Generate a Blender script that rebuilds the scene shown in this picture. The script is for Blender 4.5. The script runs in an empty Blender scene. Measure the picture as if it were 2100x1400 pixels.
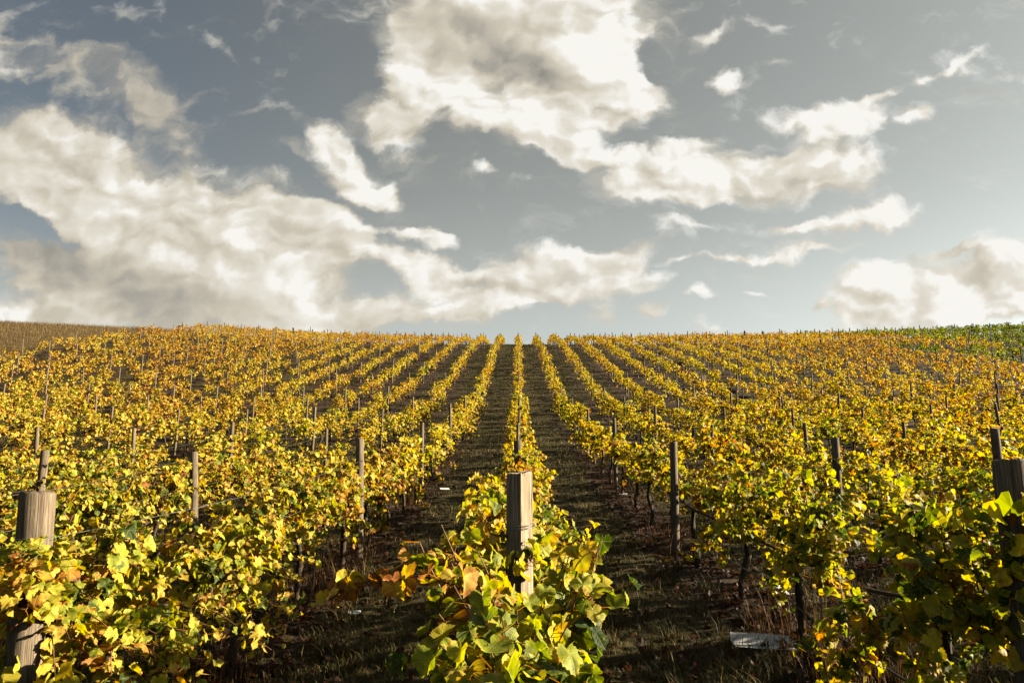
import bpy, math, time
import numpy as np

R = math.radians
rng = np.random.default_rng(11)
scene = bpy.context.scene
COL = scene.collection

# ------------------------------------------------------------------ camera, light, sky
FPX, PITCH, YAW = 1400.0, R(9.0), R(0.53)
EYE = 1.75
cam_d = bpy.data.cameras.new('camera')
cam_d.sensor_width = 36.0
cam_d.lens = 24.0
cam_d.clip_start = 0.05
cam_d.clip_end = 3000
cam = bpy.data.objects.new('camera', cam_d)
cam.location = (0, 0, EYE)
cam.rotation_euler = (R(90) + PITCH, 0, YAW)
COL.objects.link(cam)
scene.camera = cam

SUN_EL, SUN_AZ = R(17), R(84)          # azimuth clockwise from the row direction (+Y)
sun_d = bpy.data.lights.new('sun', 'SUN')
sun_d.energy = 5.0
sun_d.angle = R(0.55)
sun_d.color = (1.0, 0.86, 0.66)
sun = bpy.data.objects.new('sun', sun_d)
sun.rotation_euler = (R(90) - SUN_EL, 0, -SUN_AZ + math.pi)
sun.location = (60, 10, 40)
COL.objects.link(sun)

vs = scene.view_settings
scene.display_settings.display_device = 'sRGB'
vs.view_transform = 'Standard'
vs.look = 'None'
vs.gamma = 1.0
vs.exposure = 2.32
vs.use_curve_mapping = False
scene.cycles.max_bounces = 6
scene.cycles.diffuse_bounces = 0
scene.cycles.glossy_bounces = 2
scene.cycles.transmission_bounces = 4
scene.cycles.transparent_max_bounces = 4


class NT:
    """small helper to write node graphs as expressions"""
    def __init__(self, tree):
        self.t = tree

    def node(self, kind, **kw):
        n = self.t.nodes.new(kind)
        for k, v in kw.items():
            setattr(n, k, v)
        return n

    def put(self, sock, v):
        if hasattr(v, 'is_linked') or isinstance(v, bpy.types.NodeSocket):
            self.t.links.new(v, sock)
        else:
            sock.default_value = v

    def m(self, op, a, b=None, c=None, clamp=False):
        n = self.node('ShaderNodeMath', operation=op, use_clamp=clamp)
        self.put(n.inputs[0], a)
        if b is not None:
            self.put(n.inputs[1], b)
        if c is not None:
            self.put(n.inputs[2], c)
        return n.outputs[0]

    def vm(self, op, a, b=None, scale=None):
        n = self.node('ShaderNodeVectorMath', operation=op)
        self.put(n.inputs[0], a)
        if b is not None:
            self.put(n.inputs[1], b)
        if scale is not None:
            self.put(n.inputs['Scale'], scale)
        return n.outputs['Value'] if op in ('LENGTH', 'DOT_PRODUCT') else n.outputs[0]

    def noise(self, vec, scale, detail=4, rough=0.55, dist=0.0, out=0):
        n = self.node('ShaderNodeTexNoise')
        if vec is not None:
            self.put(n.inputs['Vector'], vec)
        n.inputs['Scale'].default_value = scale
        n.inputs['Detail'].default_value = detail
        n.inputs['Roughness'].default_value = rough
        n.inputs['Distortion'].default_value = dist
        return n.outputs[out]

    def sstep(self, x, a, b, lo=0.0, hi=1.0):
        n = self.node('ShaderNodeMapRange', interpolation_type='SMOOTHSTEP')
        self.put(n.inputs[0], x)
        for i, v in enumerate((a, b, lo, hi)):
            self.put(n.inputs[i + 1], v)
        return n.outputs[0]

    def mix(self, f, a, b, blend='MIX'):
        n = self.node('ShaderNodeMix', data_type='RGBA', blend_type=blend)
        self.put(n.inputs[0], f)
        for s, v in ((n.inputs[6], a), (n.inputs[7], b)):
            if isinstance(v, tuple):
                v = (*v, 1.0)[:4]
            self.put(s, v)
        return n.outputs[2]

    def ramp(self, f, stops):
        n = self.node('ShaderNodeValToRGB')
        cr = n.color_ramp
        while len(cr.elements) < len(stops):
            cr.elements.new(0.5)
        for e, (p, c) in zip(cr.elements, stops):
            e.position = p
            e.color = (*c, 1)
        self.put(n.inputs[0], f)
        return n.outputs[0]


def uv_of_pixel(px, py):
    """world direction of a photo pixel as slopes (sideways, upward) per unit forward"""
    x, y, z = (px - 1050) / FPX, 1.0, (700 - py) / FPX
    y, z = y * math.cos(PITCH) - z * math.sin(PITCH), y * math.sin(PITCH) + z * math.cos(PITCH)
    x, y = x * math.cos(YAW) - y * math.sin(YAW), x * math.sin(YAW) + y * math.cos(YAW)
    return x / y, z / y


# clouds: place in the sky (photo pixels of their directions), radii, tilt, weight
CLOUDS = [
    (60, 330, 210, 110, 20, 1), (230, 370, 240, 110, 25, 1.1), (330, 470, 330, 120, 25, 1.1), (560, 430, 190, 65, 30, 1),
    (620, 500, 170, 80, 20, 1.1), (420, 560, 330, 90, 18, 1), (130, 590, 280, 70, 8, 1), (480, 615, 330, 55, 5, 1),
    (200, 645, 330, 40, 0, 1), (60, 520, 150, 40, 15, .8), (660, 455, 90, 40, 25, .9),
    (170, 145, 180, 65, 15, .62), (320, 220, 150, 65, 45, .58), (30, 70, 90, 18, 5, .4), (470, 105, 80, 14, 40, .34),
    (390, 300, 60, 40, 50, .4),
    (900, 50, 170, 110, 20, 1.2), (1080, 50, 230, 120, 10, 1.3), (1280, 50, 130, 90, 0, 1.1), (870, 160, 130, 75, 40, 1),
    (1020, 150, 210, 95, 30, 1.3), (1180, 160, 180, 80, 10, 1.1), (1310, 190, 100, 45, 15, .9), (1060, 230, 150, 60, 20, 1),
    (950, 265, 60, 35, 0, .8), (840, 240, 70, 60, 60, .75), (1210, 240, 140, 45, 10, .85),
    (690, 280, 55, 48, 0, 1.05), (720, 345, 95, 52, 35, 1.15), (770, 405, 55, 26, 15, .9),
    (1120, 300, 140, 40, 15, .7), (1240, 320, 120, 30, 5, .7),
    (1480, 340, 250, 54, -2, 1.05), (1650, 340, 150, 50, 8, 1.0), (1350, 380, 200, 36, 0, .85), (1560, 395, 220, 30, 0, .65),
    (1380, 298, 100, 28, -15, .7), (1720, 255, 115, 46, -8, 1.1), (1640, 240, 70, 25, -10, .6), (1885, 240, 48, 30, -25, 1.05),
    (1800, 200, 70, 14, -25, .55), (1950, 130, 140, 10, -20, .22),
    (1470, 70, 42, 25, -30, .65), (1490, 155, 32, 28, -20, .65), (1590, 130, 40, 15, 0, .35),
    (1760, 455, 120, 30, -8, 1.05), (1640, 470, 70, 15, 0, .7), (1640, 515, 130, 22, -5, .62), (1500, 525, 110, 9, 0, .5),
    (1700, 520, 40, 10, 0, .6), (1800, 605, 95, 58, 0, 1.4), (1950, 590, 165, 62, 0, 1.4), (2090, 545, 75, 42, -20, 1.3),
    (2050, 625, 160, 52, 0, 1.3), (1850, 650, 160, 38, 0, 1.2), (1685, 628, 16, 16, 0, .9), (1930, 528, 100, 12, -5, .6),
    (1170, 560, 155, 56, 10, 1.15), (1050, 590, 155, 55, 0, 1.15), (1240, 530, 85, 36, -10, .95), (900, 570, 135, 40, 10, .95),
    (1000, 620, 175, 30, 0, .85), (830, 540, 75, 30, 10, .85), (880, 490, 52, 22, 15, .95), (820, 480, 95, 12, 5, .5),
    (1335, 648, 38, 20, 0, 1), (1240, 655, 32, 26, 30, .6), (1430, 610, 42, 15, -5, .75), (820, 658, 130, 25, 5, .85),
    (970, 650, 55, 18, 0, .75), (700, 655, 100, 30, 0, .8), (990, 360, 27, 13, 0, .62), (580, 300, 45, 20, 10, .45),
    (500, 218, 32, 11, 5, .5), (600, 230, 65, 25, 20, .32),
    (790, 250, 90, 40, 40, .8), (840, 330, 60, 20, 20, .5), (1100, 625, 40, 12, 0, .5), (1380, 540, 50, 9, -5, .5), (1560, 600, 60, 9, 0, .4), (900, 660, 60, 12, 0, .7), (1430, 455, 90, 14, 0, .4),
    # gaps torn into the large clouds
    (1335, 118, 48, 40, 20, -.85), (905, 262, 30, 40, 10, -.6), (1225, 215, 50, 22, 10, -.7), (1085, 190, 50, 22, 20, -.35),
    (770, 110, 50, 60, 30, -.5), (130, 480, 120, 14, 12, -.6), (700, 470, 60, 10, 20, -.4), (60, 450, 90, 22, 10, -.7), (860, 350, 50, 25, 10, -.4),
    (960, 545, 60, 16, 10, -.5), (750, 570, 45, 60, 20, -.6), (1120, 330, 60, 20, 10, -.4), (1280, 275, 90, 16, 10, -.6), (1230, 330, 40, 40, 20, -.35), (1560, 300, 80, 14, -10, -.5), (1100, 640, 80, 12, 5, -.5), (1400, 250, 80, 22, -10, -.6), (1660, 300, 90, 14, -5, -.5),
]
# thick parts of the clouds that let less light through
THICK = [(170, 560, 380, 50, 28, .62), (390, 615, 460, 42, 10, .55), (120, 520, 220, 30, 12, .35), (960, 90, 170, 80, 25, .75),
         (1110, 150, 120, 60, 20, .7), (1080, 40, 150, 50, 0, .55), (1850, 615, 110, 40, 0, .45), (300, 430, 260, 50, 25, .2),
         (180, 150, 220, 90, 20, .6), (330, 230, 170, 80, 45, .6), (1500, 390, 200, 30, 0, .35), (1060, 600, 150, 30, 0, .3)]

world = bpy.data.worlds.new('World')
scene.world = world
world.use_nodes = True
wt = world.node_tree
wt.nodes.clear()
W = NT(wt)
tc = W.node('ShaderNodeTexCoord').outputs['Generated']
sky = W.node('ShaderNodeTexSky', sky_type='NISHITA', sun_disc=False)
sky.sun_elevation = SUN_EL
sky.sun_rotation = SUN_AZ
sky.dust_density = 1.5
sep = W.node('ShaderNodeSeparateXYZ')
W.put(sep.inputs[0], tc)
yy = W.m('MAXIMUM', W.m('ABSOLUTE', sep.outputs[1]), 0.06)
u = W.m('DIVIDE', sep.outputs[0], yy)
v = W.m('DIVIDE', sep.outputs[2], yy)
cmb = W.node('ShaderNodeCombineXYZ')
W.put(cmb.inputs[0], u)
W.put(cmb.inputs[1], v)
P = cmb.outputs[0]
w1 = W.vm('SUBTRACT', W.noise(P, 5.0, 3, 0.5, out=1), (0.5, 0.5, 0.5))
w2 = W.vm('SUBTRACT', W.noise(P, 19.0, 4, 0.6, out=1), (0.5, 0.5, 0.5))
PW = W.vm('ADD', P, W.vm('ADD', W.vm('SCALE', w1, scale=0.10), W.vm('SCALE', w2, scale=0.045)))


def blobs(lst, vec):
    acc = None
    for (px, py, rx, ry, rot, wgt) in lst:
        uu, vv = uv_of_pixel(px, py)
        sc = 1.12 / FPX
        mp = W.node('ShaderNodeMapping', vector_type='TEXTURE')
        mp.inputs['Location'].default_value = (uu, vv, 0)
        mp.inputs['Rotation'].default_value = (0, 0, R(-rot))
        mp.inputs['Scale'].default_value = (rx * sc * 1.22, ry * sc * 1.22, 1)
        W.put(mp.inputs[0], vec)
        g = W.node('ShaderNodeTexGradient', gradient_type='SPHERICAL')
        W.put(g.inputs[0], mp.outputs[0])
        wgt = wgt + (0.20 if 0 < wgt < 1 and lst is CLOUDS and px > 600 else 0)
        acc = W.m('MULTIPLY', g.outputs['Fac'], wgt) if acc is None else W.m('MULTIPLY_ADD', g.outputs['Fac'], wgt, acc)
    return acc


flat = W.vm('MULTIPLY', PW, (1.0, 1.45, 1.0))
SUNWARD = (0.016, 0.018, 0)


n_a = W.noise(flat, 6.5, 9, 0.55)
soft_a = W.noise(flat, 6.5, 3.0, 0.5)
soft_b = W.noise(W.vm('ADD', flat, SUNWARD), 6.5, 3.0, 0.5)
puff = W.noise(flat, 21.0, 5, 0.5)
front = W.sstep(sep.outputs[1], 0.05, 0.25)
low = W.sstep(W.m('ABSOLUTE', u), 0.95, 1.5)
elsewhere = W.m('MAXIMUM', W.m('SUBTRACT', 1.0, front), low)
body = W.m('MULTIPLY', blobs(CLOUDS, PW), W.m('SUBTRACT', 1.0, elsewhere))
body = W.m('MINIMUM', body, 0.92)
streak = W.noise(W.vm('MULTIPLY', PW, (1.0, 2.6, 1.0)), 9.0, 8, 0.64, 0.5)
wisp = W.m('MULTIPLY', W.sstep(streak, 0.50, 0.78), W.sstep(W.noise(P, 2.6, 2, 0.5), 0.36, 0.62))
dens = W.m('ADD', W.m('MULTIPLY', body, 1.30), W.m('MULTIPLY', W.m('SUBTRACT', n_a, 0.5), 3.1))
dens = W.m('ADD', dens, W.m('MULTIPLY', W.m('SUBTRACT', puff, 0.5), 1.0))
dens = W.m('SUBTRACT', dens, 0.22)
# a thin veil round every cloud, and its solid heart
veil = W.m('MULTIPLY', W.sstep(W.m('ADD', body, W.m('MULTIPLY', W.m('SUBTRACT', streak, 0.5), 1.5)), 0.10, 0.95), 0.60)
alpha = W.m('MAXIMUM', W.sstep(dens, -0.06, 0.74), W.m('MAXIMUM', veil, W.m('MULTIPLY', wisp, 0.36)))
lit = W.m('MULTIPLY', W.m('SUBTRACT', soft_a, soft_b), 2.1)
lit = W.m('ADD', lit, W.m('MULTIPLY', W.m('SUBTRACT', puff, 0.5), 0.14))
thick = W.m('MINIMUM', blobs(THICK, P), 1.0)
shade = W.m('ADD', W.m('ADD', 0.68, lit), W.m('MULTIPLY', thick, -0.55))
shade = W.m('ADD', shade, W.m('MULTIPLY', W.sstep(dens, 0.25, 1.2), 0.14))
shade = W.m('ADD', shade, W.m('MULTIPLY', W.sstep(u, -0.75, 0.4), 0.19))
ccol = W.ramp(shade, [(0.0, (0.27, 0.26, 0.23)), (0.35, (0.43, 0.40, 0.34)), (0.65, (0.60, 0.55, 0.45)),
                      (0.86, (0.76, 0.72, 0.63)), (1.0, (0.92, 0.90, 0.85))])
hsv = W.node('ShaderNodeHueSaturation')
hsv.inputs['Saturation'].default_value = 0.62
hsv.inputs['Value'].default_value = 1.0
W.put(hsv.inputs['Color'], sky.outputs[0])
skyc = W.vm('MULTIPLY', hsv.outputs[0], (0.44, 0.445, 0.42))
# hazy, greyer air towards the sun's side and towards the horizon
bw = W.node('ShaderNodeRGBToBW')
W.put(bw.inputs[0], skyc)
grey = W.node('ShaderNodeCombineXYZ')
for i_, f_ in enumerate((1.11, 1.17, 1.11)):
    W.put(grey.inputs[i_], W.m('MULTIPLY', bw.outputs[0], f_))
hz = W.m('ADD', W.sstep(u, -0.80, 0.05), W.m('MULTIPLY', W.sstep(v, 0.62, 0.15), 0.35))
skyc = W.mix(W.m('MULTIPLY', W.m('MINIMUM', hz, 1.0), 0.9), skyc, grey.outputs[0])
skyc = W.vm('SCALE', skyc, scale=W.m('ADD', W.m('MULTIPLY', W.sstep(v, 0.42, 0.14), 0.22), W.m('ADD', 0.78, W.m('MULTIPLY', W.m('MINIMUM', hz, 1.2), 0.34))))
bg_sky = W.node('ShaderNodeBackground')
W.put(bg_sky.inputs[0], skyc)
bg_sky.inputs[1].default_value = 0.05
bg_cl = W.node('ShaderNodeBackground')
W.put(bg_cl.inputs[0], ccol)
bg_cl.inputs[1].default_value = 0.205
mx = W.node('ShaderNodeMixShader')
W.put(mx.inputs[0], alpha)
W.put(mx.inputs[1], bg_sky.outputs[0])
W.put(mx.inputs[2], bg_cl.outputs[0])
wo = W.node('ShaderNodeOutputWorld')
W.put(wo.inputs[0], mx.outputs[0])
world.cycles.sampling_method = 'MANUAL'
world.cycles.sample_map_resolution = 256

# ------------------------------------------------------------------ terrain
S_ROW = 2.3
POST0, POST_STEP = 3.27, 6.6
GY = np.array([-60, -20, 0, 3.3, 9.9, 16.4, 22.4, 29.3, 35.7, 41, 47.7, 60, 76, 86, 90, 95, 102, 115, 150, 260, 700.])
GZ = np.array([-3.0, -1.95, -1.75, -1.72, -1.48, -.95, -.25, .66, 1.62, 2.75, 4.3, 7.45, 11.2, 13.1, 13.78, 14.4, 14.75, 13.6, 6, -30, -170.]) + EYE


def pchip(xs, ys):
    h = np.diff(xs)
    d = np.diff(ys) / h
    m = np.zeros_like(ys)
    m[1:-1] = np.where(d[:-1] * d[1:] > 0, (h[:-1] + h[1:]) / (h[:-1] / d[1:] + h[1:] / d[:-1]), 0)
    m[0], m[-1] = d[0], d[-1]

    def ev(x):
        x = np.clip(np.asarray(x, float), xs[0], xs[-1])
        i = np.clip(np.searchsorted(xs, x) - 1, 0, len(xs) - 2)
        t = (x - xs[i]) / h[i]
        return ((1 + 2 * t) * (1 - t) ** 2 * ys[i] + t * (1 - t) ** 2 * h[i] * m[i]
                + t * t * (3 - 2 * t) * ys[i + 1] + t * t * (t - 1) * h[i] * m[i + 1])
    return ev


g_row = pchip(GY, GZ)


def ground(x, y):
    x = np.asarray(x, float)
    y = np.asarray(y, float)
    z = g_row(y)
    far = np.clip(y / 90.0, 0, 1.3)
    ax = np.abs(x)
    left = 0.00095 * np.minimum(ax, 43) ** 2 + 0.05 * np.clip(ax - 43, 0, 60)
    z = z + far * np.where(x < 0, left, 0.00034 * np.minimum(x * x, 9000))
    z = z + 0.028 * 8 * np.tanh(x / 8) * np.exp(-(y / 18.0) ** 2)
    return z


def row_slope(x, y):
    return (ground(x, y + 0.8) - ground(x, y - 0.8)) / 1.6


# ------------------------------------------------------------------ mesh helpers
def mesh_from(name, V, F, attrs=None, smooth=False):
    """V (n,3); F a list of int arrays, each (m,k)"""
    me = bpy.data.meshes.new(name)
    V = np.ascontiguousarray(V, dtype=np.float32)
    me.vertices.add(len(V))
    me.vertices.foreach_set('co', V.ravel())
    F = [np.asarray(f, dtype=np.int32) for f in F if len(f)]
    loops = np.concatenate([f.ravel() for f in F])
    sizes = np.concatenate([np.full(len(f), f.shape[1], np.int32) for f in F])
    starts = np.concatenate([[0], np.cumsum(sizes)[:-1]]).astype(np.int32)
    me.loops.add(len(loops))
    me.loops.foreach_set('vertex_index', loops)
    me.polygons.add(len(sizes))
    me.polygons.foreach_set('loop_start', starts)
    me.polygons.foreach_set('loop_total', sizes)
    me.polygons.foreach_set('use_smooth', np.full(len(sizes), bool(smooth)))
    for k, a in (attrs or {}).items():
        a = np.ascontiguousarray(a, dtype=np.float32)
        at = me.attributes.new(k, 'FLOAT_VECTOR' if a.ndim == 2 else 'FLOAT', 'POINT')
        at.data.foreach_set('vector' if a.ndim == 2 else 'value', a.ravel())
    me.update(calc_edges=True)
    return me


def link(name, me, mat, parent=None):
    if mat is not None and not me.materials:
        me.materials.append(mat)
    o = bpy.data.objects.new(name, me)
    COL.objects.link(o)
    o.parent = parent
    return o


def tag(o, label, cat, group=None, kind=None):
    o['label'] = label
    o['category'] = cat
    if group:
        o['group'] = group
    if kind:
        o['kind'] = kind
    return o


def setting(o, kind, label=None, cat=None):
    o['kind'] = kind
    if label:
        o['label'] = label
        o['category'] = cat
    return o


def unit(a):
    return a / np.maximum(np.linalg.norm(a, axis=-1, keepdims=True), 1e-9)


def tubes(paths, radii, sides=5):
    """one tube per polyline; returns V, F"""
    VV, FF, base = [], [], 0
    for P_, r_ in zip(paths, radii):
        P_ = np.asarray(P_, float)
        n = len(P_)
        r_ = np.broadcast_to(np.asarray(r_, float), (n,))
        T = unit(np.gradient(P_, axis=0))
        ref = np.array([0.0, 0.0, 1.0]) if abs(T[0, 2]) < 0.8 else np.array([1.0, 0, 0])
        A = unit(np.cross(T, ref))
        B = np.cross(T, A)
        a = np.arange(sides) * 2 * math.pi / sides
        ring = P_[:, None] + r_[:, None, None] * (np.cos(a)[None, :, None] * A[:, None] + np.sin(a)[None, :, None] * B[:, None])
        VV.append(ring.reshape(-1, 3))
        i = np.arange(n - 1)[:, None] * sides
        j = np.arange(sides)[None]
        k = (j + 1) % sides
        FF.append(np.stack([i + j, i + k, i + sides + k, i + sides + j], -1).reshape(-1, 4) + base)
        base += n * sides
    return np.concatenate(VV), np.concatenate(FF)


# ------------------------------------------------------------------ materials
def new_mat(name):
    m = bpy.data.materials.new(name)
    m.use_nodes = True
    m.node_tree.nodes.clear()
    n = NT(m.node_tree)
    out = n.node('ShaderNodeOutputMaterial')
    return m, n, out


def principled(n, out, col, rough=0.8, spec=0.3, bump=None, bstr=0.3, bdist=0.01):
    p = n.node('ShaderNodeBsdfPrincipled')
    n.put(p.inputs['Base Color'], col if not isinstance(col, tuple) else (*col, 1))
    n.put(p.inputs['Roughness'], rough)
    p.inputs['Specular IOR Level'].default_value = spec
    if bump is not None:
        b = n.node('ShaderNodeBump')
        b.inputs['Strength'].default_value = bstr
        b.inputs['Distance'].default_value = bdist
        n.put(b.inputs['Height'], bump)
        n.put(p.inputs['Normal'], b.outputs[0])
    if out is not None:
        n.put(out.inputs[0], p.outputs[0])
    return p


LEAF_STOPS = [(0.0, (.0095, .030, .003)), (0.18, (.040, .066, .006)), (0.34, (.190, .215, .011)), (0.46, (.410, .345, .030)),
              (0.60, (.430, .285, .034)), (0.72, (.335, .155, .018)), (0.84, (.240, .070, .010)), (0.93, (.090, .030, .009)), (1.0, (.040, .018, .009))]


def leaf_material(name, veins):
    m, n, out = new_mat(name)
    at = n.node('ShaderNodeAttribute', attribute_name='leaf')       # x, y inside the leaf, tint
    sp = n.node('ShaderNodeSeparateXYZ')
    n.put(sp.inputs[0], at.outputs['Vector'])
    lx, ly, tint = sp.outputs[0], sp.outputs[1], sp.outputs[2]
    oi = n.node('ShaderNodeObjectInfo')
    osep = n.node('ShaderNodeSeparateColor')
    n.put(osep.inputs[0], oi.outputs['Color'])
    tint = n.m('ADD', tint, n.m('SUBTRACT', osep.outputs[0], 0.5))
    bump = None
    if veins:
        lv = n.node('ShaderNodeCombineXYZ')
        n.put(lv.inputs[0], lx)
        n.put(lv.inputs[1], ly)
        n.put(lv.inputs[2], n.m('MULTIPLY', at.outputs['Fac'], 3.0))
        rad = n.vm('LENGTH', at.outputs['Vector'])
        rad2 = n.m('SQRT', n.m('ADD', n.m('MULTIPLY', lx, lx), n.m('MULTIPLY', ly, ly)))
        geo = n.node('ShaderNodeNewGeometry')
        spot = n.noise(geo.outputs['Position'], 34.0, 3, 0.6)
        fine = n.noise(geo.outputs['Position'], 130.0, 2, 0.5)
        ax = n.m('ABSOLUTE', lx)
        dmin = None
        for a in (0, 52, 104):
            sx, sy = math.sin(R(a)), math.cos(R(a))
            perp = n.m('ABSOLUTE', n.m('SUBTRACT', n.m('MULTIPLY', ax, sy), n.m('MULTIPLY', ly, sx)))
            along = n.m('ADD', n.m('MULTIPLY', ax, sx), n.m('MULTIPLY', ly, sy))
            d = n.m('ADD', perp, n.m('MULTIPLY', n.m('LESS_THAN', along, 0.0), 9.0))
            # side veins: chevrons along the main vein
            dmin = d if dmin is None else n.m('MINIMUM', dmin, d)
        vein = n.sstep(dmin, 0.012, 0.05, 1.0, 0.0)
        side = n.m('SINE', n.m('MULTIPLY', n.m('ADD', n.m('MULTIPLY', rad2, 1.0), n.m('MULTIPLY', dmin, -0.8)), 42.0))
        side = n.m('MULTIPLY', n.sstep(side, 0.55, 1.0), 0.45)
        vein2 = n.m('MAXIMUM', vein, side)
        edge = n.sstep(rad2, 0.45, 1.0)
        tint = n.m('ADD', tint, n.m('MULTIPLY', edge, n.m('MULTIPLY', n.m('SUBTRACT', spot, 0.40), 0.85)))
        tint = n.m('ADD', tint, n.m('MULTIPLY', n.m('SUBTRACT', spot, 0.5), 0.24))
        tint = n.m('ADD', tint, n.m('MULTIPLY', n.sstep(spot, 0.62, 0.70), 0.30))
        tint = n.m('SUBTRACT', tint, n.m('MULTIPLY', n.sstep(dmin, 0.02, 0.16, 1.0, 0.0), 0.05))
        col = n.ramp(tint, LEAF_STOPS)
        col = n.mix(n.m('MULTIPLY', vein2, 0.22), col, (.50, .44, .12))
        col = n.mix(n.m('MULTIPLY', n.m('SUBTRACT', fine, 0.5), 0.5, clamp=True), col, (.10, .07, .02))
        bump = n.m('ADD', n.m('MULTIPLY', vein2, -0.5), n.m('MULTIPLY', fine, 0.6))
    else:
        geo = n.node('ShaderNodeNewGeometry')
        spot = n.noise(geo.outputs['Position'], 9.0, 2, 0.6)
        tint = n.m('ADD', tint, n.m('MULTIPLY', n.m('SUBTRACT', spot, 0.5), 0.22))
        col = n.ramp(tint, LEAF_STOPS)
    p = principled(n, None, col, 0.55, 0.16, bump, 0.35, 0.004)
    tr = n.node('ShaderNodeBsdfTranslucent')
    hs = n.node('ShaderNodeHueSaturation')
    hs.inputs['Saturation'].default_value = 1.12
    hs.inputs['Value'].default_value = 1.15
    n.put(hs.inputs['Color'], col)
    n.put(tr.inputs[0], hs.outputs[0])
    ms = n.node('ShaderNodeMixShader')
    ms.inputs[0].default_value = 0.46
    n.put(ms.inputs[1], p.outputs[0])
    n.put(ms.inputs[2], tr.outputs[0])
    n.put(out.inputs[0], ms.outputs[0])
    return m


M_LEAF = leaf_material('vine_leaf', True)
M_LEAF_FAR = leaf_material('vine_leaf_plain', False)


def wood_material(name, c0, c1, c2, cs=1.0):
    m, n, out = new_mat(name)
    t = n.node('ShaderNodeTexCoord')
    oi = n.node('ShaderNodeObjectInfo')
    off = n.m('MULTIPLY', oi.outputs['Random'], 37.0)
    cb = n.node('ShaderNodeCombineXYZ')
    n.put(cb.inputs[0], off)
    n.put(cb.inputs[2], off)
    base = n.vm('ADD', t.outputs['Object'], cb.outputs[0])
    st = n.vm('MULTIPLY', base, (1.0, 1.0, 0.035))
    grain = n.noise(st, 120.0 * cs, 6, 0.65)
    crack = n.noise(n.vm('MULTIPLY', base, (1.0, 1.0, 0.02)), 62.0 * cs, 3, 0.5)
    blot = n.noise(n.vm('MULTIPLY', base, (1.0, 1.0, 0.35)), 9.0, 4, 0.6)
    col = n.ramp(grain, [(0.32, c0), (0.5, c1), (0.68, c2)])
    col = n.mix(n.sstep(blot, 0.42, 0.72, 0.0, 0.45), col, tuple(x * 0.55 for x in c1))
    lich = n.noise(n.vm('MULTIPLY', base, (1.0, 1.0, 0.7)), 26.0, 5, 0.65)
    col = n.mix(n.sstep(lich, 0.58, 0.68, 0.0, 0.5), col, tuple(a_ * b_ for a_, b_ in zip(c1, (.95, 1.12, .95))))
    knot = n.noise(n.vm('MULTIPLY', base, (1.0, 1.0, 0.45)), 15.0, 1, 0.4)
    col = n.mix(n.sstep(knot, 0.70, 0.76, 0.0, 0.8), col, (.035, .024, .015))
    ck = n.sstep(n.m('ABSOLUTE', n.m('SUBTRACT', crack, 0.5)), 0.004, 0.022, 1.0, 0.0)
    col = n.mix(n.m('MULTIPLY', ck, 0.7), col, (.025, .018, .012))
    h = n.m('SUBTRACT', grain, n.m('MULTIPLY', ck, 1.2))
    principled(n, out, col, 0.85, 0.15, h, 0.55, 0.006)
    return m


M_POST = wood_material('weathered_post_wood', (.085, .062, .038), (.205, .158, .100), (.33, .27, .18))
M_POST_BROWN = wood_material('brown_post_wood', (.040, .029, .018), (.110, .083, .052), (.19, .15, .098))
M_BARK = wood_material('vine_bark', (.0132, .0093, .0059), (.0431, .0298, .0186), (.0861, .0630, .0397), 1.6)


def simple_material(name, c, rough=0.6, spec=0.3, scale=30, var=0.35, metal=0.0):
    m, n, out = new_mat(name)
    t = n.node('ShaderNodeTexCoord')
    z = n.noise(t.outputs['Object'], scale, 4, 0.6)
    col = n.mix(n.sstep(z, 0.3, 0.7), tuple(x * (1 - var) for x in c), tuple(min(1, x * (1 + var)) for x in c))
    p = principled(n, out, col, rough, spec, z, 0.2, 0.003)
    p.inputs['Metallic'].default_value = metal
    return m


M_CANE = simple_material('vine_cane', (.1126, .0496, .0232), 0.6, 0.3, 40, 0.5)
M_WIRE = simple_material('galvanised_wire', (.1462, .1376, .1204), 0.45, 0.5, 20, 0.3, 0.6)
M_HOSE = simple_material('black_irrigation_tube', (.012, .012, .012), 0.5, 0.4, 20, 0.3)
M_CARD = simple_material('pale_card', (.48, .47, .43), 0.8, 0.2, 14, 0.3)


def blade_material(name, stops):
    m, n, out = new_mat(name)
    at = n.node('ShaderNodeAttribute', attribute_name='tint')
    geo = n.node('ShaderNodeNewGeometry')
    z = n.noise(geo.outputs['Position'], 0.9, 3, 0.6)
    f = n.m('ADD', at.outputs['Fac'], n.m('MULTIPLY', n.m('SUBTRACT', z, 0.5), 0.7))
    col = n.ramp(f, stops)
    p = principled(n, None, col, 0.7, 0.2)
    tr = n.node('ShaderNodeBsdfTranslucent')
    n.put(tr.inputs[0], col)
    ms = n.node('ShaderNodeMixShader')
    ms.inputs[0].default_value = 0.3
    n.put(ms.inputs[1], p.outputs[0])
    n.put(ms.inputs[2], tr.outputs[0])
    n.put(out.inputs[0], ms.outputs[0])
    return m


M_GRASS = blade_material('aisle_grass', [(0.0, (.0159, .0209, .0040)), (0.4, (.0417, .0417, .0100)), (0.7, (.1092, .0795, .0249)), (1.0, (.2284, .1638, .0676))])
M_STRAW = blade_material('dry_straw', [(0.0, (.0447, .0268, .0089)), (0.5, (.1007, .0656, .0224)), (1.0, (.1937, .1341, .0522))])
M_WEED = blade_material('dry_weed', [(0.0, (.0364, .0132, .0046)), (0.5, (.0861, .0410, .0113)), (1.0, (.1722, .1060, .0344))])

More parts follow.
